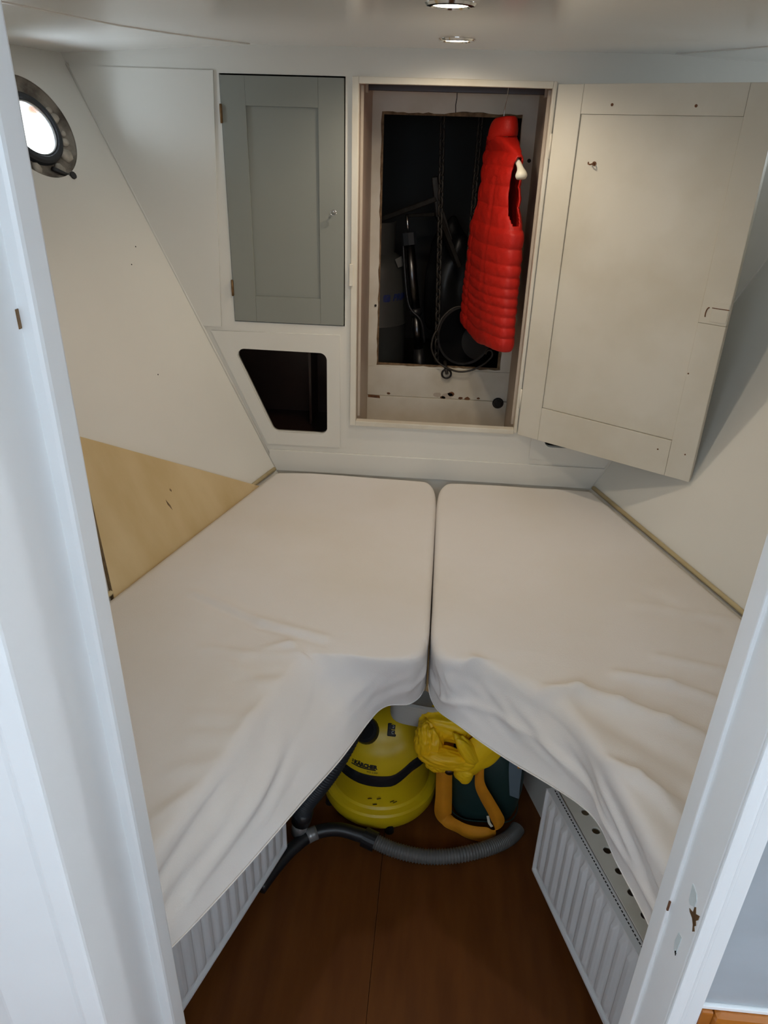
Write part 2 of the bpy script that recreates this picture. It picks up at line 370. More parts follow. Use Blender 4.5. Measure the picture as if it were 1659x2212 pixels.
# lock keep, chipped paint and filler on the right jamb (jamb face at x=.311)
def jamb_patch(name, pts, m, th=.0008):
    bm = bmesh.new(); a = [bm.verts.new((.3136, y, z)) for y, z in pts]; b = [bm.verts.new((.3136-th, y, z)) for y, z in pts]; n = len(pts)
    bm.faces.new(a); bm.faces.new(b[::-1])
    for k in range(n): bm.faces.new((a[k], a[(k+1) % n], b[(k+1) % n], b[k]))
    obj(name, bm, m, t2)
JP = [('lock_keep', [(0.552, 0.9945), (0.5429, 1.0004), (0.5432, 1.0092), (0.5408, 1.0121), (0.5372, 1.0062), (0.5291, 1.0144), (0.5294, 1.0073), (0.5329, 1.0006), (0.5297, 0.9975), (0.5323, 0.9922), (0.5288, 0.9888), (0.5323, 0.9834), (0.5353, 0.9904), (0.541, 0.9939), (0.5491, 0.9927)], 'brass'), ('filler_patch', [(0.5608, 1.0237), (0.5482, 1.0244), (0.5435, 1.0194), (0.5442, 1.0078), (0.5535, 0.9984), (0.5578, 1.0002), (0.5598, 1.0146)], 'filler'), ('filler_patch', [(0.5564, 0.9451), (0.5482, 0.9472), (0.5481, 0.9345), (0.5485, 0.918), (0.5553, 0.9159), (0.5586, 0.9266)], 'filler'), ('screw_hole', [(0.5527, 0.917), (0.5485, 0.9231), (0.5484, 0.9145)], 'slot')]
for j in JP: jamb_patch(*j)
obj('paint_chip', B(.3090, .3112, .5885, .5905, .936, .952), 'rust', t2)
ws = bpy.data.objects.new('wall_saloon', None); C.objects.link(ws); struct(ws)
obj('grey_panel', B(.354, 1.9, .536, .5445, .853, 2.02, .001), 'saloon_grey', ws)
obj('panel_bead', B(.353, 1.9, .532, .5445, .846, .852, .001), 'frame_white', ws)
obj('varnished_rail', B(.367, 1.9, .522, .5445, .77, .845, .008), 'varnish', ws)
obj('varnished_post', B(.3525, .3665, .528, .5445, .1, .845, .002), 'varnish', ws)
obj('varnished_panel', B(.367, 1.9, .534, .5445, .0, .769), 'varnish', ws)
for x0, x1 in ((-1.9, -1.88), (1.88, 1.9)):  # unseen saloon walls, window band set high to steer daylight through the doorway
    obj('side_dado', B(x0, x1, -1.6, .5, 0, 1.5), 'varnish', ws); obj('side_header', B(x0, x1, -1.6, .5, 2.2, 2.5), 'frame_white', ws)
    for y in (-1.5, -.95, -.25, .38): obj('window_post', B(x0, x1, y-.08, y+.12, 1.5, 2.2), 'frame_white', ws)
obj('rear_dado', B(-1.88, 1.88, -1.6, -1.58, 0, 1.5), 'varnish', ws); obj('rear_header', B(-1.88, 1.88, -1.6, -1.58, 2.2, 2.5), 'frame_white', ws)
for x0 in (-1.8925, 1.8875): obj('dimmer_pane', B(x0, x0+.005, -1.57, .49, 1.5, 2.2), 'dimmer_glass', ws)  # unseen panes added to cut the daylight from behind the camera
obj('dimmer_pane', B(-1.88, 1.88, -1.5925, -1.5875, 1.5, 2.2), 'dimmer_glass', ws)
for x in (-.95, -.04, .87): obj('window_post', B(x-.08, x+.16, -1.6, -1.58, 1.5, 2.2), 'frame_white', ws)

# ------------------------------------------------------------------ grey locker door in the bulkhead
g = thing('locker_door', 'grey painted locker door with recessed panel, closed, left of the red vest', 'cabinet door')
gx0, gx1, gz0, gz1 = -.620, -.2915, 1.225, 1.8635
px0, px1, pz0, pz1 = -.554, -.360, 1.300, 1.794
Y0, Y1 = 2.1965, 2.2165
obj('stile', B(gx0, px0, Y0, Y1, gz0, gz1, .0008), 'grey_door', g); obj('stile', B(px1, gx1, Y0, Y1, gz0, gz1, .0008), 'grey_door', g)
obj('rail', B(px0+.0003, px1-.0003, Y0, Y1, pz1, gz1, .0006), 'grey_door', g); obj('rail', B(px0+.0003, px1-.0003, Y0, Y1, gz0, pz0, .0006), 'grey_door', g)
obj('panel', B(px0+.0003, px1-.0003, Y0+.006, Y1, pz0+.0003, pz1-.0003), 'grey_door', g)
for z in (1.774, 1.3215):
    h = obj('hinge', B(-.6245, -.6175, 2.1925, 2.197, z-.022, z+.022, .001), 'brass', g)
    obj('hinge_pin', T([(-.621, 2.1925, z-.023), (-.621, 2.1925, z+.023)], .0028, 8), 'brass', h, True)
e = obj('escutcheon', T([(-.318, 2.1968, 1.541), (-.318, 2.1945, 1.541)], .0055, 14), 'steel', g, True)
k = obj('key', T([(-.318, 2.196, 1.541), (-.318, 2.182, 1.541)], .0022, 8), 'steel', g, True)
bm = bmesh.new(); tube(bm, [(-.318+.0085*math.cos(a), 2.178, 1.541-.002+.0065*math.sin(a)) for a in [2*PI*i/16 for i in range(17)]], .0014, 6); obj('key_bow', bm, 'steel', k, True)

# ------------------------------------------------------------------ open cream door
dh = Vector((.256, 2.186, 0)); dd = Vector((.694, 1.9, 0))-Vector((.252, 2.19, 0)); dd.normalize(); dn = Vector((dd.y, -dd.x, 0))   # dn faces the cabin
dmw = basis(dh, dd, Vector((0, 0, 1)), -dn)
d = thing('closet_door', 'cream painted closet door swung wide open against the right side', 'door')
DW, DZ0, DZ1 = .530, .915, 1.862
ix0, ix1, iz0, iz1 = .070, .462, 1.018, 1.796
def dpart(name, x0, x1, z0, z1, a, b, m='door_cream', bev=.001, par=d): return obj(name, B(x0, x1, z0, z1, a, b, bev), m, par, mw=dmw)
dpart('stile', 0, ix0, DZ0, DZ1, 0, .022, bev=.0018)
dpart('stile', ix1, DW, DZ0, 1.338, 0, .022, bev=.0018); dpart('stile', ix1, DW, 1.3385, DZ1, 0, .022, bev=.0018)
dpart('rail', ix0+.0004, ix1-.0004, iz1, DZ1, 0.0004, .022); dpart('rail', ix0+.0004, ix1-.0004, DZ0, iz0, 0.0004, .022)
dpart('panel', ix0+.0004, ix1-.0008, iz0+.0012, iz1-.0004, .0045, .02)
for u, z in ((.15, 1.817), (.353, 1.816), (.466, 1.207), (.504, .99), (.43, .985)): obj('screw_hole', T([(u, z, -.0003), (u, z, .001)], .0035 if z > 1.8 else .0022, 10), 'rust', d, mw=dmw)
hk = obj('cup_hook', T([(.124, 1.685, .0045), (.124, 1.685, -.006), (.120, 1.683, -.013), (.114, 1.6845, -.010), (.112, 1.688, -.006)], .0018, 8), 'rust', d, True, mw=dmw)
obj('hook_plate', T([(.124, 1.685, .0046), (.124, 1.685, .003)], .0055, 12), 'rust', hk, mw=dmw)
dpart('lock_plate', .488, .528, 1.345, 1.392, -.0015, .001)
obj('latch_groove', B(.488, .529, 1.3775, 1.3795, -.0019, .0, 0), 'rust', d, mw=dmw)
obj('finger_pull', T([(.481+.006*math.cos(a), 1.362+.016*math.sin(a), -.0002) for a in [1.4+i*.28 for i in range(9)]], .0015, 6), 'rust', d, mw=dmw)
for z in (1.72, 1.03): obj('hinge', T([(-.004, z-.03, .002), (-.004, z+.03, .002)], .0035, 8), 'aged', d, True, mw=dmw)

# ------------------------------------------------------------------ plywood board on the left hull side, wooden cleats by the berth
def on_hull(s, y, z, off=0):
    e1, e2, n = hull_frame(s); return Vector((s*hull(s, y, z), y, z))-n*off
for y, z in ((2.05, 1.40), (1.93, 1.13), (2.10, 1.44)):
    p_ = on_hull(-1, y, z); obj('nail_head', T([p_-hull_frame(-1)[2]*.0006, p_+hull_frame(-1)[2]*.001], .0019, 8), 'slot', WL)
e1, e2, n = hull_frame(-1); oc = on_hull(-1, 1.577, 1.074)
def hp(y, z): v = on_hull(-1, y, z)-oc; return (v.dot(e1), v.dot(e2))
pp = thing('plywood_board', 'bare triangular plywood board leaning on left hull side above mattress', 'board')
tri = rounded([hp(1.577, 1.079), hp(1.400, .70), hp(2.12, .70)], .006, 4)
obj('board_face', plate(tri, [], .0125, basis(oc-n*.013, e1, e2, n)), 'ply', pp)
a = on_hull(-1, 1.5755, 1.072, .0005); b = on_hull(-1, 1.4023, .705, .0005); ed = (b-a).normalized(); sd = ed.cross(n).normalized()
if sd.y > 0: sd = -sd
for k_, (o0, o1) in enumerate(((.0005, .003), (.0045, .0065), (.008, .0105))):
    bm = bmesh.new(); q = [a-n*o0, a-n*o1, b-n*o1, b-n*o0]; vs = [bm.verts.new(p) for p in q]+[bm.verts.new(p+sd*.0012) for p in q]
    for f in ((0, 1, 2, 3), (7, 6, 5, 4), (0, 4, 5, 1), (1, 5, 6, 2), (2, 6, 7, 3), (3, 7, 4, 0)): bm.faces.new([vs[i] for i in f])
    obj('ply_layer', bm, 'ply_edge', pp)
for y, z, l in ((1.712, .823, .034), (1.742, .862, .011)):
    q = [(0, 0), (.0035, l*.4), (.002, l), (-.0025, l*.6)]; v = hp(y, z); obj('knot_split', plate([(v[0]+u*1.0-v_*.25, v[1]+v_) for u, v_ in q], [], .0006, basis(oc-n*.0134, e1, e2, n)), 'ply_edge', pp)
for i, s in enumerate((-1, 1)):
    bm = T([on_hull(s, y, .747, .006) for y in (.63, 1.2, 2.185)], .0065, 8); struct(obj('trim_%d' % (3+i), bm, 'cleat', None, True))

# ------------------------------------------------------------------ berth structure
ZB = .592
def berth_x(s, y): return .32+.33*(1.305-y)                        # front line of the radiators
struct_b = bpy.data.objects.new('wall_berth', None); C.objects.link(struct_b); struct(struct_b)
def berth_board(s, pts):
    y0 = [(s*(hull(s, .635, ZB-.02)-.012), .635), (s*(hull(s, 2.18, ZB-.02)-.012), 2.18)]
    poly = [y0[0], *pts, y0[1]]
    if s < 0: poly = poly[::-1]
    obj('berth_board', prism(poly, .014), 'ply', struct_b, mw=Matrix.Translation((0, 0, ZB-.0155)))
berth_board(-1, [(-.43, .635), (-.30, .90), (-.20, 1.12), (-.10, 1.29), (0.015, 1.36), (.015, 2.18)])
berth_board(1, [(.55, .635), (.46, .90), (.36, 1.09), (.2, 1.22), (0.0165, 1.36), (.0165, 2.18)])
def front_panel(s, y0, y1, z0, z1, off, m, name):
    a = Vector((s*(berth_x(s, y0)+off), y0, 0)); b = Vector((s*(berth_x(s, y1)+off), y1, 0)); nn = Vector((s*.95, .31, 0))*.012
    bm = bmesh.new(); q = [a, b, b+nn, a+nn]; vs = [bm.verts.new((p.x, p.y, z)) for z in (z0, z1) for p in q]
    for f in ((3, 2, 1, 0), (4, 5, 6, 7), (0, 1, 5, 4), (1, 2, 6, 5), (2, 3, 7, 6), (3, 0, 4, 7)): bm.faces.new([vs[i] for i in f])
    obj(name, bm, m, struct_b)
for s in (-1, 1):
    front_panel(s, .635, 1.95, .0, ZB-.016, .125, 'white' , 'berth_front')
# ledge over the right radiator, with a row of round vent holes
LN = math.hypot(1, .33); ru = Vector((-.33, 1, 0))/LN
def rframe(s): # origin at far end of radiator front line, x towards the door, y outwards (to hull), z up
    ux = Vector((s*.33, -1, 0))/LN; uy = Vector((s*1, .33, 0))/LN
    return basis(Vector((s*berth_x(s, 1.305), 1.305, 0)), ux, uy, Vector((0, 0, 1)))
obj('vent_ledge', plate(rect(0.0, .69, .028, .122), [circle(.085+i*.052, .060, .0095, 20)[::-1] for i in range(12)], .006, rframe(1) @ Matrix.Translation((0, 0, .346))), 'aged', struct_b)

# ------------------------------------------------------------------ radiators
def radiator(s, label):
    mw = rframe(s); Lr = .66; z0, z1 = .058, .346
    t = thing('radiator', label, 'radiator', group='panel radiators under the berths')
    bm = bmesh.new(); nu, nz = 240, 26; P = .0335; rows = []
    for j in range(nz+1):
        v = j/nz; z = z0+(z1-z0)*v; row = []
        ew = min(1, max(0, (z-z0-.018)/.012))*min(1, max(0, (z1-.02-z)/.012))
        for i in range(nu+1):
            u = Lr*i/nu; ph = (u-.012)/P; f = abs((ph % 1)-.5)*2; ww = min(1, max(0, (u-.012)/.004))*min(1, max(0, (Lr-.012-u)/.004))
            bulge = max(0, min(1, (.62-f)/.22)); bulge = bulge*bulge*(3-2*bulge)
            row.append(bm.verts.new((u, .009-.009*bulge*ew*ww, z)))
        rows.append(row)
    for a, b in zip(rows, rows[1:]):
        for i in range(nu): bm.faces.new((a[i], a[i+1], b[i+1], b[i]))
    o = obj('front_panel', bm, 'radiator', t, True, mw=mw)
    obj('body', B(.001, Lr, .0097, .026, z0+.004, z1-.002, .002), 'radiator', t, mw=mw)
    obj('side_panel', B(-.003, .001, .002, .0275, z0-.004, z1+.001, .001), 'radiator', t, mw=mw)
    obj('top_grille', B(-.002, Lr, .004, .027, z1-.0018, z1+.0022, .001), 'radiator', t, mw=mw)
    obj('bottom_lip', B(0, Lr, .001, .01, z0-.004, z0+.003, .001), 'radiator', t, mw=mw)
    bm = bmesh.new()
    for i in range(76): box(bm, .008+i*.0085, .008+i*.0085+.0052, .0185, .0210, z1+.0018, z1+.0026)
    so = obj('grille_slots', bm, 'slot', t, mw=mw); so['kind'] = 'stuff'
    obj('foot', B(.5, .52, .012, .026, .0, z0+.005), 'radiator', t, mw=mw)
    obj('end_cap', T([(-.006, .012, z0+.02), (.0, .012, z0+.02)], .007, 10), 'radiator', t, True, mw=mw)
radiator(-1, 'white fluted panel radiator beneath the left mattress, mostly hidden by its sheet')
radiator(1, 'white fluted panel radiator with slotted top grille beneath the right mattress')

# ------------------------------------------------------------------ mattresses
def ridge(x, y, segs):
    z = 0
    for (ax, ay, bx, by, wd, h) in segs:
        dx, dy = bx-ax, by-ay; L2 = dx*dx+dy*dy; t = max(0, min(1, ((x-ax)*dx+(y-ay)*dy)/L2)); ex, ey = x-ax-dx*t, y-ay-dy*t
        z += 1.7*h*math.exp(-(ex*ex+ey*ey)/(wd*wd))*(.75+.25*math.sin(PI*t))
    return z
def mattress(s, knots, label, segs, seed):
    NV, NU, NA, NS = 190, 76, 9, 26; zt, zb = .750, .597
    tops = spline([(a[0], a[1], 0) for a, b, c in knots], NV); bots = spline([(b[0], b[1], 0) for a, b, c in knots], NV); oys = spline([(c, 0, 0) for a, b, c in knots], NV)
    bm = bmesh.new(); rows = []
    yend = 2.178
    def zdrop(y):
        d_ = max(0, yend-y); r = .035
        return 0 if d_ > r else r*(1-math.sqrt(max(0, 1-(1-d_/r)**2)))
    for i in range(NV+1):
        v = i/NV; yo = min(oys[i].x, yend); I = Vector((tops[i].x, min(tops[i].y, yend), zt)); Bt = Vector((bots[i].x, min(bots[i].y, yend), zb))
        row = []
        for q in range(4):
            z = zb+(zt-.03-zb)*q/3; row.append(Vector((s*(hull(s, yo, z)-.014), yo, z)))
        for a in (.33, .66):
            z = zt-.03+.03*math.sin(a*PI/2); row.append(Vector((s*(hull(s, yo, z)-.014-.02*(1-math.cos(a*PI/2))), yo, z)))
        O = Vector((s*(hull(s, yo, zt)-.038), yo, zt)); dirI = (O-I).normalized(); rI = (.016 if s < 0 and I.y < 1.24 else .030) if I.y < 1.33 else .022
        A = I+dirI*rI; Cc = I.lerp(Bt, (.12 if s < 0 and I.y < 1.24 else .2) if I.y < 1.33 else .15)
        for q in range(NU):
            u = q/(NU-1); u2 = u
            p = O.lerp(A, u2); e_ = min(1, min((p-O).length, (p-A).length)/.10)
            n1 = noise.noise(Vector((p.x*2.2+seed, p.y*2.2, 0)))*.006+noise.noise(Vector((p.x*6+p.y*2, p.y*5-seed, 3)))*.0022
            p.z += (n1+.004)*e_+ridge(p.x, p.y, segs)
            row.append(p)
        for q in range(1, NA+1):
            t = q/NA; p = A*(1-t)**2+I*2*t*(1-t)+Cc*t*t; p.z += ridge(p.x, p.y, segs)*(1-t*.6); row.append(p)
        front = max(0, min(1, (1.34-I.y)/.06))
        sn = Vector((I.x-O.x, -abs(I.x-O.x)*.5, 0)).normalized()
        for q in range(1, NS+1):
            t = q/NS; p = Cc.lerp(Bt, t)
            arc = v*38
            f = math.sin(arc*1.0+t*3.2+1.4*noise.noise(Vector((v*9, t*1.2, seed))))*.5+noise.noise(Vector((v*26+t*5, t*2.2-v*6, seed+5)))*.9
            p += sn*front*((.014 if s < 0 and I.y < 1.1 else .0085)*f*math.sin(PI*min(1, t*1.15+.06))+.012*math.sin(PI*t)*noise.noise(Vector((v*7, t*.6, seed+9))))
            p.z += front*.005*math.sin(v*31+seed)*t
            if s > 0: p += sn*front*.006*math.exp(-((t-.55-.12*math.sin(v*14))/.07)**2)
            row.append(p)
        for p in row: p.z = max(zb-.012, p.z-(zdrop(p.y) if p.z > zt-.05 else 0))
        rows.append(row)
    rows.append([Vector((p.x, p.y+.0015, min(p.z, zb))) for p in rows[-1]])
    first = [Vector((p.x, p.y-.001, min(p.z, zb))) for p in rows[0]]; rows.insert(0, first)
    V = [[bm.verts.new(p) for p in r] for r in rows]; n_ = len(V[0])
    for a, b in zip(V, V[1:]):
        for k in range(n_-1): bm.faces.new((a[k], a[k+1], b[k+1], b[k]))
        bm.faces.new((a[-1], a[0], b[0], b[-1]))
    o = obj('mattress', bm, 'sheet', None, True)
    tag(o, label, 'mattress', 'berth mattresses in white sheets')
    hem = [r[-1]+Vector((0, -.0005, .002)) for r in rows[2:-1] if r[-1].y < 1.36]
    obj('sheet_hem', T(hem, .0016, 6), 'sheet', o, True)
    return o
KL = [((-.455, .628), (-.395, .628), .628), ((-.392, .754), (-.342, .728), .80), ((-.325, .98), (-.240, .920), 1.0), ((-.256, 1.215), (-.165, 1.075), 1.25), ((-.17, 1.247), (-.109, 1.212), 1.40), ((-.07, 1.244), (-.070, 1.268), 1.52), ((-.004, 1.264), (-.016, 1.294), 1.62), ((.0145, 1.33), (.0125, 1.345), 1.70), ((.0165, 1.5), (.0165, 1.5), 1.78), ((.0175, 1.8), (.0175, 1.8), 1.93), ((.0165, 2.05), (.0165, 2.05), 2.06), ((-.002, 2.145), (-.002, 2.145), 2.14), ((-.05, 2.178), (-.05, 2.178), 2.178)]
KR = [((.455, .628), (.435, .628), .628), ((.392, .815), (.400, .800), .84), ((.356, .96), (.374, .916), 1.0), ((.325, 1.05), (.348, 1.008), 1.14), ((.283, 1.155), (.272, 1.080), 1.26), ((.21, 1.215), (.19, 1.149), 1.36), ((.14, 1.262), (.11, 1.210), 1.45), ((.078, 1.258), (.06, 1.255), 1.54), ((.038, 1.275), (.035, 1.299), 1.63), ((.0205, 1.34), (.0225, 1.35), 1.71), ((.0195, 1.5), (.0195, 1.5), 1.80), ((.0185, 1.8), (.0185, 1.8), 1.94), ((.0195, 2.05), (.0195, 2.05), 2.06), ((.038, 2.145), (.038, 2.145), 2.14), ((.085, 2.178), (.085, 2.178), 2.178)]
SL = [(-0.548, 1.436, -0.364, 1.342, 0.014, 0.005), (-0.364, 1.342, -0.214, 1.304, 0.014, 0.005), (-0.543, 1.419, -0.359, 1.324, 0.012, -0.004), (-0.359, 1.324, -0.211, 1.282, 0.012, -0.004), (-0.329, 1.25, -0.284, 1.27, 0.012, 0.006), (-0.284, 1.27, -0.252, 1.238, 0.012, 0.006), (-0.462, 1.234, -0.371, 1.224, 0.012, 0.004), (-0.371, 1.224, -0.265, 1.237, 0.012, 0.004), (-0.416, 1.198, -0.318, 1.145, 0.014, 0.004), (-0.318, 1.145, -0.282, 1.156, 0.014, 0.004), (-0.421, 1.034, -0.324, 1.039, 0.014, 0.004), (-0.324, 1.039, -0.3, 1.07, 0.014, 0.004), (-0.415, 0.981, -0.336, 0.995, 0.012, 0.004), (-0.336, 0.995, -0.314, 1.013, 0.012, 0.004), (-0.415, 0.903, -0.353, 0.924, 0.012, 0.004), (-0.412, 0.804, -0.374, 0.854, 0.012, 0.005), (-0.368, 1.146, -0.288, 1.18, 0.012, -0.003)]
SR = [(0.112, 1.271, 0.174, 1.235, 0.013, 0.006), (0.174, 1.235, 0.227, 1.185, 0.013, 0.006), (0.235, 1.182, 0.321, 1.197, 0.016, 0.008), (0.321, 1.197, 0.398, 1.161, 0.016, 0.008), (0.398, 1.161, 0.477, 1.115, 0.016, 0.008), (0.477, 1.115, 0.538, 1.08, 0.016, 0.008), (0.412, 1.25, 0.509, 1.229, 0.014, 0.006), (0.509, 1.229, 0.594, 1.191, 0.014, 0.006), (0.51, 1.318, 0.644, 1.287, 0.014, 0.004), (0.246, 1.06, 0.315, 1.03, 0.013, 0.007), (0.315, 1.03, 0.393, 0.977, 0.013, 0.007), (0.393, 0.977, 0.443, 0.892, 0.013, 0.007), (0.391, 0.965, 0.456, 0.916, 0.01, 0.005), (0.501, 1.515, 0.732, 1.478, 0.02, 0.003), (0.547, 1.573, 0.682, 1.448, 0.02, -0.002), (0.333, 1.147, 0.488, 1.008, 0.03, -0.006)]
SL = [(*q[:5], q[5]*.65) for q in SL]
mattress(-1, KL, 'left berth mattress in white sheet, beside the plywood board', SL, 1.7)
mattress(1, KR, 'right berth mattress in rumpled white sheet, below the open cream door', SR, 6.1)

# ------------------------------------------------------------------ ceiling downlights
def downlight(x, y, label):
    t = thing('downlight', label, 'ceiling light', group='recessed ceiling downlights'); z = ZC
    autosm(obj('bezel', lathe(bmesh.new(), [(.030, -.0025), (.0325, -.0055), (.039, -.0045), (.0425, -.0005), (.0425, .001), (.030, .001), (.030, -.0025)], 40, (x, y, z)), 'chrome', t))
    obj('lens', lathe(bmesh.new(), [(.0, -.0035), (.015, -.0034), (.026, -.0028), (.0295, -.0015), (.0295, 0), (0, 0)], 32, (x, y, z)), 'lamp', t, True)
    ld = bpy.data.lights.new('lamp_bulb', 'SPOT'); ld.energy = DOWNLIGHT_W; ld.color = (1, .85, .66); ld.spot_size = math.radians(170); ld.spot_blend = .65; ld.shadow_soft_size = .028
    lo = bpy.data.objects.new('lamp_bulb', ld); C.objects.link(lo); lo.location = (x, y, z-.012); lo.parent = t
downlight(-.018, 1.446, 'lit chrome ceiling downlight nearer the doorway, the larger of two')
downlight(-.006, 1.973, 'lit chrome ceiling downlight close to the front bulkhead, above the red vest')

# ------------------------------------------------------------------ hanging rail, hanger, vest
r_ = thing('hanging_rail', 'dark square hanging rail across the top of the closet', 'rail')
obj('rail_bar', B(-.257, .2535, 2.413, 2.430, 1.846, 1.866, .001), 'brown_inside', r_)
obj('rail_socket', B(-.2575, -.25, 2.407, 2.436, 1.84, 1.872, .001), 'closet', r_); obj('rail_socket', B(.247, .2537, 2.407, 2.436, 1.84, 1.872, .001), 'closet', r_)
VC = Vector((.140, 2.4215, 0)); va = Vector((.282, -.959, 0)).normalized(); vb = Vector((-.959, -.282, 0)).normalized()
def VP(a, b, z): return VC+va*a+vb*b+Vector((0, 0, z))
hg = thing('coat_hanger', 'white coat hanger with wire hook inside the red vest', 'hanger')
arc = [VP(-.012*math.cos(t_)*1.0, 0, 1.868+.012*math.sin(t_)) for t_ in [-.7+i*(PI+.75)/12 for i in range(13)]]
hook = [VP(0.0, 0, 1.755), VP(0, 0, 1.80), VP(.003, 0, 1.815), VP(.011, 0, 1.835), VP(.0165, 0, 1.86), VP(.0135, 0, 1.872), VP(.005, 0, 1.8795), VP(-.006, 0, 1.879), VP(-.0135, 0, 1.871), VP(-.0165, 0, 1.858)]
obj('hook', T(spline(hook, 40), .0016, 8), 'steel', hg, True)
bm = bmesh.new()
P = spline([VP(-.125, 0, 1.668), VP(-.10, 0, 1.684), VP(-.05, 0, 1.722), VP(-.014, 0, 1.752), VP(0, 0, 1.764), VP(.014, 0, 1.752), VP(.05, 0, 1.722), VP(.12, 0, 1.688), VP(.155, 0, 1.674), VP(.178, 0, 1.655), VP(.184, 0, 1.638)], 60)
tube(bm, P, lambda t: .0075+.009*math.exp(-((t-.95)/.07)**2), 12); obj('shoulder_bar', bm, 'hanger_white', hg, True)

ve = thing('padded_vest', 'red quilted sleeveless vest hanging from the closet rail', 'vest')
# height, reach towards the cabin, reach towards the locker, half thickness
prof = [(1.165, .222, .185, .040), (1.20, .221, .185, .044), (1.28, .212, .178, .046), (1.36, .202, .168, .046), (1.44, .198, .164, .044), (1.495, .197, .160, .042), (1.515, .180, .135, .040), (1.545, .155, .112, .038), (1.60, .140, .100, .036), (1.655, .146, .104, .031), (1.687, .158, .118, .022), (1.700, .150, .115, .017), (1.715, .118, .095, .022), (1.728, .085, .075, .029), (1.738, .066, .064, .034)]
def prow(z):
    for p, q in zip(prof, prof[1:]):
        if z <= q[0]:
            t = (z-p[0])/(q[0]-p[0]); return [p[k]+(q[k]-p[k])*t for k in (1, 2, 3)]
    return prof[-1][1:]
seams = [1.165, 1.207, 1.238, 1.266, 1.292, 1.318, 1.345, 1.375, 1.41, 1.455, 1.505, 1.56, 1.615, 1.665, 1.70, 1.74]
def puff(z):
    for a, b in zip(seams, seams[1:]):
        if a <= z <= b: return math.sin(PI*(z-a)/(b-a))**.5
    return 0
NT = 112; bm = bmesh.new(); rings = []; zs = [1.165+i*(1.738-1.165)/190 for i in range(191)]
for z in zs:
    wn, wfar, t_ = prow(z); ring = []; pf = puff(z)
    for k in range(NT):
        th = 2*PI*k/NT; c_, s_ = math.cos(th), math.sin(th)
        ca = math.copysign(abs(c_)**.85, c_); sa = math.copysign(abs(s_)**.7, s_)
        a = (wn if ca > 0 else wfar)*ca; b = t_*sa
        out = (.0028+.0035*abs(ca)**6)*pf
        if sa > 0 and z < 1.64:
            for a_s in (-.08, .065): out -= .0035*math.exp(-((a-a_s)/.006)**2)
        low = max(0, min(1, (1.5-z)/.33))
        drape = .010*math.sin(a*15+z*4)*low
        sag = -.016*math.exp(-((a-.02)/.09)**2)*low if sa > 0 else 0
        wob = .0022*noise.noise(Vector((a*34, z*26, 1+sa)))+.0016*noise.noise(Vector((a*90, z*60, sa)))
        ring.append(bm.verts.new(VP(a+ca*out, b+sa*out*1.2+drape*.6+wob, z+sag+.035*max(0, -a-.06)*low+.003*noise.noise(Vector((a*12, 0, z*10))))))
    rings.append(ring)
for i, (r1, r2) in enumerate(zip(rings, rings[1:])):
    for k in range(NT):
        cc = abs(math.cos(2*PI*(k+.5)/NT))
        lim = .955+.045*(1-min(1, max(0, zs[i]-1.512)/.035))+.03*max(0, 1-(1.69-zs[i])/.02)
        if 1.512 < zs[i] < 1.690 and cc > lim: continue
        bm.faces.new((r1[k], r1[(k+1) % NT], r2[(k+1) % NT], r2[k]))
bmesh.ops.delete(bm, geom=[v for v in bm.verts if not v.link_faces], context='VERTS')
vo = obj('body', bm, 'red_nylon', ve, True)
md = vo.modifiers.new('thickness', 'SOLIDIFY'); md.thickness = .004; md.offset = -1
bm = bmesh.new(); rings = []
cprof = [(.066, .034, 1.731), (.071, .038, 1.738), (.072, .039, 1.752), (.069, .037, 1.768), (.065, .034, 1.780), (.061, .031, 1.783), (.057, .028, 1.778), (.056, .027, 1.76), (.056, .027, 1.735)]
for (w_, t_, z) in cprof:
    ring = []
    for k in range(56):
        th = 2*PI*k/56; a = w_*math.cos(th); b = t_*math.sin(th); fr = max(0, math.cos(th-2.35))
        dip = -.030*fr**6 if z > 1.745 else -.004*fr
        ring.append(bm.verts.new(VP(a, b+.0015*noise.noise(Vector((a*60, b*60, z*60))), z+dip+a*.14)))
    rings.append(ring)
for r1, r2 in zip(rings, rings[1:]):
    for k in range(56): bm.faces.new((r1[k], r1[(k+1) % 56], r2[(k+1) % 56], r2[k]))
obj('collar', bm, 'red_nylon', ve, True)

# ------------------------------------------------------------------ things inside the chain locker
def chain(x0, y0, z0, x1, y1, z1, label):
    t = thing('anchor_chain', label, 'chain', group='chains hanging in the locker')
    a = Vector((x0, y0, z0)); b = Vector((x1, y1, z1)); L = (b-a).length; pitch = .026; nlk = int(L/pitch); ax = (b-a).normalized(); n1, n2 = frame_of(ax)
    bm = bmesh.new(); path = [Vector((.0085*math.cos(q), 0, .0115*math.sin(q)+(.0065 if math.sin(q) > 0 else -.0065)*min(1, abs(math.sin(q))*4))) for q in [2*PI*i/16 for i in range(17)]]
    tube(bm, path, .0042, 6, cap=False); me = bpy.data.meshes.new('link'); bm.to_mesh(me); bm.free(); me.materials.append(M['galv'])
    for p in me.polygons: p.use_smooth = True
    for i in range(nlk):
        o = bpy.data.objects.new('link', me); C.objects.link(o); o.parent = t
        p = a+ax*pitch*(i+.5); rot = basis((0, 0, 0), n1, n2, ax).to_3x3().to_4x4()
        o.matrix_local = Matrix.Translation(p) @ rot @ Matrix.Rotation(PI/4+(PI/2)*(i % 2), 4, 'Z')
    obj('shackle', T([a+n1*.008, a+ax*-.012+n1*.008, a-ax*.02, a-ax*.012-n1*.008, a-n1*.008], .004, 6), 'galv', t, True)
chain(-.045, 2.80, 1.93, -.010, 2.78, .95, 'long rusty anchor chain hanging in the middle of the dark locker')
chain(.089, 2.82, 1.93, .082, 2.84, 1.25, 'shorter rusty chain hanging in the dark locker just behind the red vest')

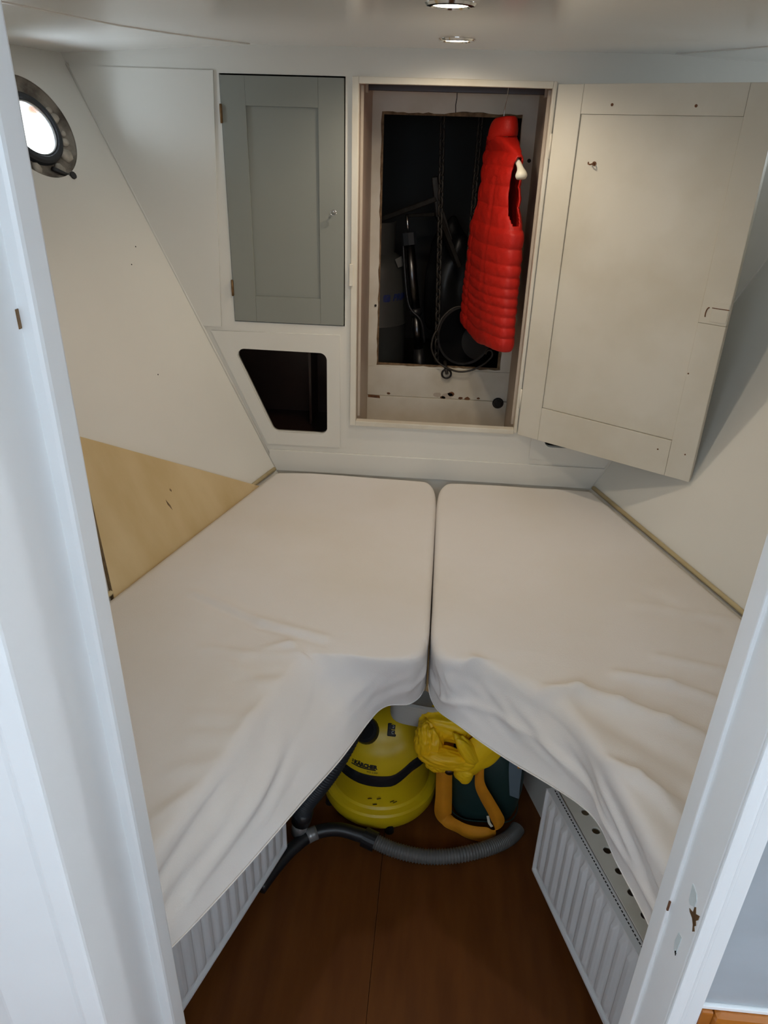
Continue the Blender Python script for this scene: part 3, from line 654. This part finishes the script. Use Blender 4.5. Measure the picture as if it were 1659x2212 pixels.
gc = thing('gas_cylinder', 'grey gas cylinder with blue lettering at the left of the dark locker', 'gas cylinder')
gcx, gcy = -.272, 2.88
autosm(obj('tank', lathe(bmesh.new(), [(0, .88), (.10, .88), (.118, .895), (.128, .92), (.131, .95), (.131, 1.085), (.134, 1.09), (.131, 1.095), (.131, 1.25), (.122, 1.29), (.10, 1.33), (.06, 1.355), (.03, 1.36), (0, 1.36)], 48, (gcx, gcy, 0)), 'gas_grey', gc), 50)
autosm(obj('foot_ring', lathe(bmesh.new(), [(.112, .87), (.118, .87), (.118, .905), (.112, .905), (.112, .87)], 40, (gcx, gcy, 0)), 'gas_grey', gc))
autosm(obj('guard_collar', lathe(bmesh.new(), [(.075, 1.33), (.08, 1.33), (.083, 1.45), (.078, 1.45), (.075, 1.33)], 30, (gcx, gcy, 0), a0=-2.6, a1=.2), 'gas_grey', gc))
vlv = obj('valve', T([(gcx, gcy, 1.35), (gcx, gcy, 1.42)], .014, 12), 'brass', gc, True); obj('handwheel', T([(gcx, gcy, 1.42), (gcx, gcy, 1.438)], .026, 14), 'black', vlv, True)
def on_tank(bm, r, ph0, z0):
    for v in bm.verts:
        a = ph0+v.co.x/r; v.co = Vector((gcx+(r+.0006+v.co.z)*math.cos(a), gcy+(r+.0006+v.co.z)*math.sin(a), z0+v.co.y))
    return bm
obj('lettering', on_tank(text_bm('PRIM', .034, .25, offset=.0008), .131, -.86, 1.185), 'print_blue', gc)
em = text_bm('Q', .001); em.free(); bm = plate(rounded(rect(0, .028, 0, .026), .006), [], .0004); bmesh.ops.subdivide_edges(bm, edges=bm.edges, cuts=3); em_o = obj('emblem', on_tank(bm, .131, -1.16, 1.183), 'print_blue', gc)
bm = bmesh.new(); tube(bm, [(.004+.003*i, .006+.0025*i+.004*math.sin(i*.5), .0006) for i in range(7)], .0012, 6); obj('emblem_swoosh', on_tank(bm, .131, -1.16, 1.183), 'gas_grey', em_o)
bm = plate([(0, 0), (.03, .006), (.024, .04), (-.008, .03)], [], .0006); obj('paper_tag', bm, 'hose_grey', gc, mw=basis((gcx+.10, gcy-.075, 1.30), Vector((.7, .6, 0)).normalized(), Vector((-.2, .2, .95)).normalized(), Vector((.6, -.7, .2)).normalized()))

pu = thing('hand_pump', 'dark steel hand pump leaning beside the gas cylinder', 'pump')
pa, pb = Vector((-.137, 2.80, 1.405)), Vector((-.073, 2.77, .95)); pd = pb-pa
pl = lambda t: pa+pd*t
obj('upper_tube', T([pl(.03), pl(.56)], .019, 20), 'pump_metal', pu, True); obj('lower_tube', T([pl(.565), pl(.88)], .0165, 20), 'pump_metal', pu, True)
obj('clamp', T([pl(.535), pl(.59)], .023, 16), 'black', pu, True); obj('base', T([pl(.86), pl(1.12)], lambda t: .019+.012*t, 16), 'black', pu, True)
obj('cap', T([pl(-.04), pl(.05)], .027, 8), 'rubber', pu); obj('rod', T([pl(-.17), pl(-.03)], .005, 8), 'steel', pu, True)
obj('tube_hose', T(spline([pl(-.03)+Vector((-.02, 0, 0)), pl(.2)+Vector((-.024, -.01, 0)), pl(.5)+Vector((-.02, -.022, 0)), pl(.62)+Vector((.02, -.024, 0)), pl(.8)+Vector((.026, -.01, 0))], 30), .0045, 8), 'black', pu, True)

an = thing('anchor', 'grey galvanised folding anchor lying across the back of the locker', 'anchor')
def bar(name, a, b, w_, h_, par, m='galv'):
    a, b = Vector(a), Vector(b); t = (b-a).normalized(); n1, n2 = frame_of(t); bm = bmesh.new(); q = [n1*w_+n2*h_, -n1*w_+n2*h_, -n1*w_-n2*h_, n1*w_-n2*h_]
    vs = [bm.verts.new(a+p) for p in q]+[bm.verts.new(b+p) for p in q]
    for f in ((0, 1, 2, 3), (7, 6, 5, 4), (0, 4, 5, 1), (1, 5, 6, 2), (2, 6, 7, 3), (3, 7, 4, 0)): bm.faces.new([vs[i] for i in f])
    bmesh.ops.bevel(bm, geom=list(bm.edges), offset=min(w_, h_)*.3, segments=1, affect='EDGES'); return obj(name, bm, m, par)
bar('shank', (-.27, 3.04, 1.435), (-.045, 2.98, 1.525), .016, .010, an); bar('crown', (-.06, 2.98, 1.60), (-.035, 2.98, 1.46), .013, .012, an)
bar('fluke', (-.04, 2.98, 1.47), (.05, 3.02, 1.28), .02, .008, an); bar('fluke', (-.05, 2.98, 1.47), (-.16, 3.05, 1.455), .014, .006, an)
bar('stock', (-.03, 2.99, 1.50), (.015, 3.0, 1.38), .006, .006, an)

bu = thing('bucket', 'black bucket on its side with wire handle at the locker hole edge', 'bucket')
bc = Vector((.088, 2.72, 1.085)); bax = Vector((-.35, -.80, .30)).normalized(); b1, b2 = frame_of(bax); bmw = basis(bc, b1, b2, bax)
autosm(obj('shell', lathe(bmesh.new(), [(.001, -.17), (.072, -.17), (.078, -.165), (.103, 0), (.107, .003), (.107, .009), (.099, .009), (.097, 0), (.072, -.158), (.001, -.160)], 48, (0, 0, 0)), 'black', bu), 40).data.transform(bmw)
hw = spline([(-.012, 2.632, 1.105), (-.017, 2.612, 1.122), (-.028, 2.604, 1.10), (-.03, 2.602, 1.06), (-.008, 2.598, 1.02), (.025, 2.596, .998), (.07, 2.596, .985), (.115, 2.597, .992), (.16, 2.60, 1.018), (.184, 2.604, 1.045), (.181, 2.61, 1.062), (.168, 2.612, 1.062), (.162, 2.614, 1.048)], 70)
obj('wire_handle', T(hw, .0035, 8), 'galv', bu, True)
obj('wire_handle', T(spline([(-.017, 2.632, 1.11), (.0, 2.65, 1.16), (.04, 2.665, 1.195), (.09, 2.67, 1.20)], 24), .003, 8), 'galv', bu, True)
sh = thing('shackle_ring', 'dark iron ring with a shackle hanging over the sill of the locker hole', 'ring')
obj('ring', T([(.028+.0165*math.cos(q), 2.6045-.002*math.sin(q), .972+.0165*math.sin(q)) for q in [2*PI*i/28 for i in range(29)]], .0036, 8), 'black', sh, True)
obj('shackle', T(spline([(.02, 2.66, 1.0), (.021, 2.63, 1.003), (.023, 2.611, .998), (.027, 2.603, .985), (.03, 2.603, .972)], 20), .006, 8), 'galv', sh, True)
kn = thing('round_knob', 'small black round knob at the lower right inside the closet', 'knob')
obj('knob_cap', lathe(bmesh.new(), [(0, -.016), (.012, -.016), (.0165, -.012), (.0175, -.004), (.0165, 0), (0, 0)], 10, (0, 0, 0)), 'black', kn, mw=basis((.2225, 2.6095, .871), (1, 0, 0), (0, 0, 1), (0, 1, 0)))
obj('knob_rim', lathe(bmesh.new(), [(.0165, -.001), (.0205, -.001), (.0205, 0), (.0165, 0), (.0165, -.001)], 20, (0, 0, 0)), 'black_gloss', kn, mw=basis((.2225, 2.6095, .871), (1, 0, 0), (0, 0, 1), (0, 1, 0)))
def blob(c, r, seed, amp, fold, sub=5):
    bm = bmesh.new(); bmesh.ops.create_icosphere(bm, subdivisions=sub, radius=1)
    for v in bm.verts:
        q = v.co.copy(); f = noise.ridged_multi_fractal(q*fold+Vector((seed, seed*.7, 0)), .9, 2.1, 4, 1.0, 2.0)
        k = 1+amp*(f-1.1)+.3*noise.noise(q*1.3+Vector((seed, 0, 0)))
        v.co = Vector((q.x*r[0]*k, q.y*r[1]*k, q.z*r[2]*k))+Vector(c)
    return bm
tag(obj('plastic_sack', blob((.02, 3.19, 1.17), (.10, .09, .25), 4.1, .10, 1.1, 4), 'plastic_bag', None, True), 'dark crumpled plastic sack at the back of the locker behind the long chain', 'sack')

# ------------------------------------------------------------------ vacuum cleaner under the berth
vx, vy = -.098, 1.583
vc = thing('vacuum_cleaner', 'yellow wet and dry vacuum cleaner with black band under the berths', 'vacuum cleaner')
def vwarp(p, a):  # band sweeps up on the right and dips at the front
    az = (a+PI/2+PI) % (2*PI)-PI                    # 0 = towards the door, + to the right
    k = max(0, min(1, (az-.25)/.5)); k = k*k*(3-2*k); k2 = max(0, min(1, (-az-.35)/.6)); rise = .036*k+.008*k2
    zz = p.z; wgt = max(0, min(1, (zz-.09)/.07))*max(0, min(1, (.36-zz)/.16))
    return Vector((p.x, p.y, zz+rise*wgt))
V0 = (vx, vy, 0)
autosm(obj('tank', lathe(bmesh.new(), [(.0, .010), (.150, .010), (.159, .014), (.1665, .03), (.168, .05), (.1665, .064), (.162, .070), (.148, .074), (.1425, .080), (.142, .12), (.1435, .15), (.1455, .166)], 72, V0, vwarp), 'yellow', vc), 30)
autosm(obj('band', lathe(bmesh.new(), [(.1455, .164), (.1495, .165), (.150, .17), (.149, .196), (.147, .201), (.140, .202)], 72, V0, vwarp), 'black_gloss', vc), 40)
autosm(obj('motor_head', lathe(bmesh.new(), [(.142, .2), (.1455, .2015), (.1455, .205), (.141, .222), (.134, .248), (.129, .262), (.124, .268), (.116, .285), (.102, .308), (.085, .325), (.05, .337), (0, .34)], 72, V0, vwarp), 'yellow', vc), 30)
hpos = Vector((-.134, 1.492, .309)); hd = Vector((-.22, -.62, .75)).normalized(); h1, h2 = frame_of(hd)
dk = obj('hose_port', T([hpos-hd*.03, hpos+hd*.0, hpos+hd*.012], lambda t: .036 if t < .9 else .033, 24), 'black', vc); obj('port_bore', T([hpos+hd*.0121, hpos+hd*.0135], .024, 20), 'black_gloss', dk)
def head_r(z):
    pr = [(.1455, .205), (.141, .222), (.134, .248), (.129, .262), (.124, .268), (.116, .285), (.102, .308), (.085, .325)]
    for (ra, za), (rb, zb_) in zip(pr, pr[1:]):
        if z <= zb_: return ra+(rb-ra)*(z-za)/(zb_-za)
    return .085
def on_head(bm, az0, z0, lift=.0008):
    for v in bm.verts:
        z = z0+v.co.y; r = head_r(z); az = az0+v.co.x/.14; a = az-PI/2
        p = vwarp(Vector((r*math.cos(a), r*math.sin(a), z)), a); nn = Vector((math.cos(a), math.sin(a), .5)).normalized()
        v.co = p+Vector(V0)+nn*(lift+v.co.z)
    return bm
def sub(bm, n=3): bmesh.ops.subdivide_edges(bm, edges=bm.edges, cuts=n, use_grid_fill=True); return bm
lt = obj('lettering', on_head(text_bm('KÄRCHER', .0146, 0, offset=.0010), -.47, .2215), 'print_black', vc)
obj('lettering_bar', on_head(sub(plate(rect(-.009, .061, 0, .0032), [], .0004), 6), -.46, .2165), 'print_black', lt)
obj('emblem', on_head(plate([(-.0085, .001), (-.004, .001), (-.004, .009), (-.0085, .009)], [[(-.0078, .007), (-.0062, .0025), (-.0047, .007), (-.0056, .007), (-.0062, .005), (-.0069, .007)]], .0003), -.46, .2225), 'print_black', lt)
obj('model_lettering', on_head(text_bm('WD 2.200', .0068, .2), -.20, .2085), 'print_black', vc)
sp = Vector((-.066, 1.497, .3135)); sx = Vector((.98, .05, -.06)).normalized(); sn_ = Vector((.22, -.66, .74)).normalized(); sy = sn_.cross(sx).normalized(); sx = sy.cross(sn_)
swm = basis(sp, sx, sy, sn_)
sw = obj('switch', plate(rounded(rect(-.012, .012, -.017, .017), .003), [], .008, swm @ Matrix.Translation((0, 0, -.004))), 'black_gloss', vc)
obj('switch_rocker', B(-.0085, .0085, -.0135, -.001, .004, .0062, .001), 'black', sw, mw=swm); obj('switch_rocker', B(-.0085, .0085, .001, .0135, .004, .0062, .001), 'black', sw, mw=swm)
obj('switch_mark', T([(.003+.0035*math.cos(q), -.007+.0035*math.sin(q), .0064) for q in [1+i*.5 for i in range(10)]], .0006, 5), 'print_white', sw, mw=swm)
obj('switch_mark', T([(.001, .0105, .0064), (.005, .0105, .0064), (.005, .007, .0064), (.001, .007, .0064), (.003, .0045, .0064)], .0006, 5), 'print_white', sw, mw=swm)
for az in (.26, -1.1): obj('castor_recess', T([Vector((vx+.157*math.sin(az), vy-.157*math.cos(az), .0)), Vector((vx+.158*math.sin(az), vy-.158*math.cos(az), .030))], lambda t: .0135-.004*t, 10), 'black', vc)
for q, z in ((-.12, .115), (.05, .118), (.3, .105), (.36, .1), (-.02, .095)): obj('scuff', B(-.006, .006, -.0004, .0004, -.0012, .0012), 'print_black', vc, mw=Matrix.Translation((vx+.1475*math.sin(q), vy-.1475*math.cos(q), z)) @ Matrix.Rotation(q, 4, 'Z') @ Matrix.Rotation(-.3, 4, 'Y'))

ah = thing('vacuum_hose', 'black ribbed hose standing at the left side of the vacuum cleaner', 'hose')
obj('ribbed_tube', hose([(-.142, 1.42, .45), (-.168, 1.395, .375), (-.206, 1.38, .288), (-.246, 1.37, .215), (-.280, 1.362, .160), (-.291, 1.362, .12)], .0235, .0075, .0022), 'rubber', ah, True)
obj('end_cuff', T([(-.284, 1.362, .135), (-.294, 1.363, .09)], .026, 16), 'black', ah, True); obj('taped_end', T([(-.293, 1.363, .093), (-.302, 1.365, .045)], lambda t: .0235-.003*t, 16), 'tape', ah, True)
fh = thing('floor_hose', 'grey ribbed hose with bent black handle lying on the floor', 'hose')
wand = spline([(-.372, 1.205, .02), (-.345, 1.265, .024), (-.31, 1.32, .034), (-.262, 1.366, .042), (-.20, 1.385, .044), (-.14, 1.381, .036), (-.105, 1.374, .03)], 40)
obj('handle', T(wand, lambda t: .0165+.003*t, 16), 'black', fh, True)
obj('collar', T([wand[-5], wand[-1]+Vector((.014, -.006, -.002))], .0262, 20), 'black', fh); obj('tape_wrap', T(wand[18:22], .0192, 16), 'tape', fh, True)
obj('ribbed_tube', hose([wand[-1], (-.04, 1.354, .0225), (.04, 1.342, .0225), (.12, 1.352, .0225), (.20, 1.380, .0225), (.255, 1.41, .0225), (.285, 1.437, .0225), (.300, 1.46, .0225)], .0195, .0062, .0019), 'hose_grey', fh, True)

tu = thing('plastic_tub', 'translucent plastic tub resting on top of the vacuum cleaner', 'tub')
tmw = Matrix.Translation((-.008, 1.535, .368)) @ Matrix.Rotation(.14, 4, 'Y') @ Matrix.Rotation(.06, 4, 'X')
def sq(p, a):
    f = 1/(abs(math.cos(a))**4+abs(math.sin(a))**4)**.25; return Vector((p.x*f, p.y*f*1.15, p.z))
autosm(obj('shell', lathe(bmesh.new(), [(0, 0), (.058, 0), (.066, .006), (.071, .05), (.075, .085), (.073, .085), (.064, .008), (.057, .003), (0, .003)], 48, (0, 0, 0), sq), 'tub', tu), 40).data.transform(tmw)
autosm(obj('lid', lathe(bmesh.new(), [(.0, .083), (.072, .083), (.079, .08), (.081, .083), (.081, .09), (.075, .093), (.068, .088), (0, .088)], 48, (0, 0, 0), sq), 'tub', tu), 40).data.transform(tmw)

gb = thing('green_bag', 'dark green fabric bag standing right of the vacuum cleaner', 'bag')
def sqb(p, a): 
    f = 1/(abs(math.cos(a))**3+abs(math.sin(a))**3)**(1/3); q = Vector((p.x*f*1.02, p.y*f*.95, p.z)); return q*(1+.05*noise.noise(q*14))
autosm(obj('bag_body', lathe(bmesh.new(), [(0, 0.002), (.07, .002), (.088, .012), (.098, .05), (.102, .12), (.10, .2), (.09, .25), (.06, .28), (.03, .29), (0, .29)], 48, (.208, 1.565, 0), sqb), 'green_bag', gb), 60)
obj('bag_seam', lathe(bmesh.new(), [(.0995, .02), (.1015, .022), (.1005, .026), (.0985, .022)], 48, (.208, 1.565, 0), sqb), 'green_bag', gb)
oj = thing('oilskin_jacket', 'crumpled bright yellow oilskin jacket on top of the green bag', 'jacket')
def lump(c, r, seed, amp=.16, rot=(0, 0, 0), st=(1, 1, 2.2), sub=5):
    from mathutils import Euler
    E_ = Euler(rot).to_matrix(); bm = bmesh.new(); bmesh.ops.create_icosphere(bm, subdivisions=sub, radius=1)
    for v in bm.verts:
        q = v.co.copy(); w_ = Vector((q.x*st[0], q.y*st[1], q.z*st[2]))
        w_ += .5*noise.noise_vector(q*1.1+Vector((seed, 1, 0)))
        f = 1-2.0*abs(noise.noise(w_*1.5+Vector((seed, seed*.7, 0)))); g_ = 1-2*abs(noise.noise(w_*3.7+Vector((0, seed, 3))))
        k = 1+amp*(f-.5)+amp*.35*(g_-.5)+.22*noise.noise(q*1.2+Vector((0, seed, 0)))
        v.co = E_ @ Vector((q.x*r[0]*k, q.y*r[1]*k, q.z*r[2]*k))+Vector(c)
    return bm
obj('bundle', lump((.085, 1.452, .402), (.075, .042, .055), 2.3, amp=.13), 'oilskin', oj, True)
obj('fold', lump((.034, 1.415, .365), (.036, .034, .062), 5.5, st=(2.2, 1, 1)), 'oilskin', oj, True)
obj('fold', lump((.083, 1.392, .333), (.066, .028, .029), 7.7, amp=.11, rot=(0, .10, 0), st=(.7, 1.2, 1.6)), 'oilskin', oj, True)
obj('fold', lump((.060, 1.405, .310), (.034, .026, .028), 1.2), 'oilskin', oj, True)
obj('sleeve', lump((.128, 1.392, .372), (.019, .022, .056), 8.8, amp=.08, rot=(0, -.55, 0), st=(1, 1, .6)), 'oilskin', oj, True)
obj('sleeve', lump((.163, 1.408, .342), (.044, .024, .086), 3.1, amp=.05, rot=(0, .55, 0), st=(.6, .6, .6)), 'oilskin', oj, True)
obj('hem_fold', lump((.130, 1.402, .283), (.026, .022, .033), 4.4, amp=.06), 'oilskin', oj, True)
obj('press_stud', T([(.093, 1.425, .268), (.093, 1.41, .268)], .012, 14), 'steel', oj, True)
st = thing('webbing_strap', 'orange webbing strap looping down onto the floor beside the vacuum', 'strap')
def ribbon(pts, wids, th, n):
    P = spline(pts, n); Wd = spline(wids, n); bm = bmesh.new(); rows = []
    for i in range(n+1):
        t = (P[min(i+1, n)]-P[max(i-1, 0)]).normalized(); wv = Wd[i]-t*Wd[i].dot(t); nn = t.cross(wv).normalized()*th
        rows.append([bm.verts.new(p) for p in (P[i]+wv+nn, P[i]-wv+nn, P[i]-wv-nn, P[i]+wv-nn)])
    for a, b in zip(rows, rows[1:]):
        for k in range(4): bm.faces.new((a[k], a[(k+1) % 4], b[(k+1) % 4], b[k]))
    bm.faces.new(rows[0]); bm.faces.new(rows[-1][::-1]); return bm
obj('band', ribbon([(.080, 1.482, .30), (.083, 1.482, .20), (.088, 1.482, .10), (.091, 1.480, .03), (.105, 1.470, .016), (.130, 1.452, .019), (.165, 1.434, .021), (.205, 1.428, .024), (.232, 1.432, .035), (.240, 1.438, .065), (.228, 1.437, .10), (.200, 1.43, .16), (.179, 1.425, .21), (.172, 1.42, .26), (.170, 1.42, .32)],
    [(.022, 0, 0), (.022, 0, 0), (.023, 0, 0), (.024, 0, 0), (.012, .010, .010), (0, .008, .016), (0, .008, .018), (0, .008, .020), (.008, .004, .020), (.016, 0, .010), (.018, 0, .004), (.017, 0, .004), (.014, 0, .003), (.011, -.004, 0), (.011, -.004, 0)], .0010, 120), 'webbing', st, True)
obj('cream_lining', ribbon([(.2095, 1.434, .090), (.215, 1.432, .068), (.224, 1.430, .055)], [(.003, 0, .002)]*3, .001, 10), 'hanger_white', st)
bl = thing('folded_cloth', 'pale blue grey folded strip hanging beside the green bag', 'cloth')
obj('strip', ribbon([(.262, 1.435, .33), (.266, 1.44, .26), (.272, 1.445, .19), (.276, 1.45, .155)], [(.016, -.006, 0), (.016, -.006, 0), (.013, -.005, 0), (.012, -.005, 0)], .002, 20), 'blue_grey', bl)
obj('orange_tab', B(.268, .28, 1.424, 1.432, .285, .30, .002), 'webbing', bl)
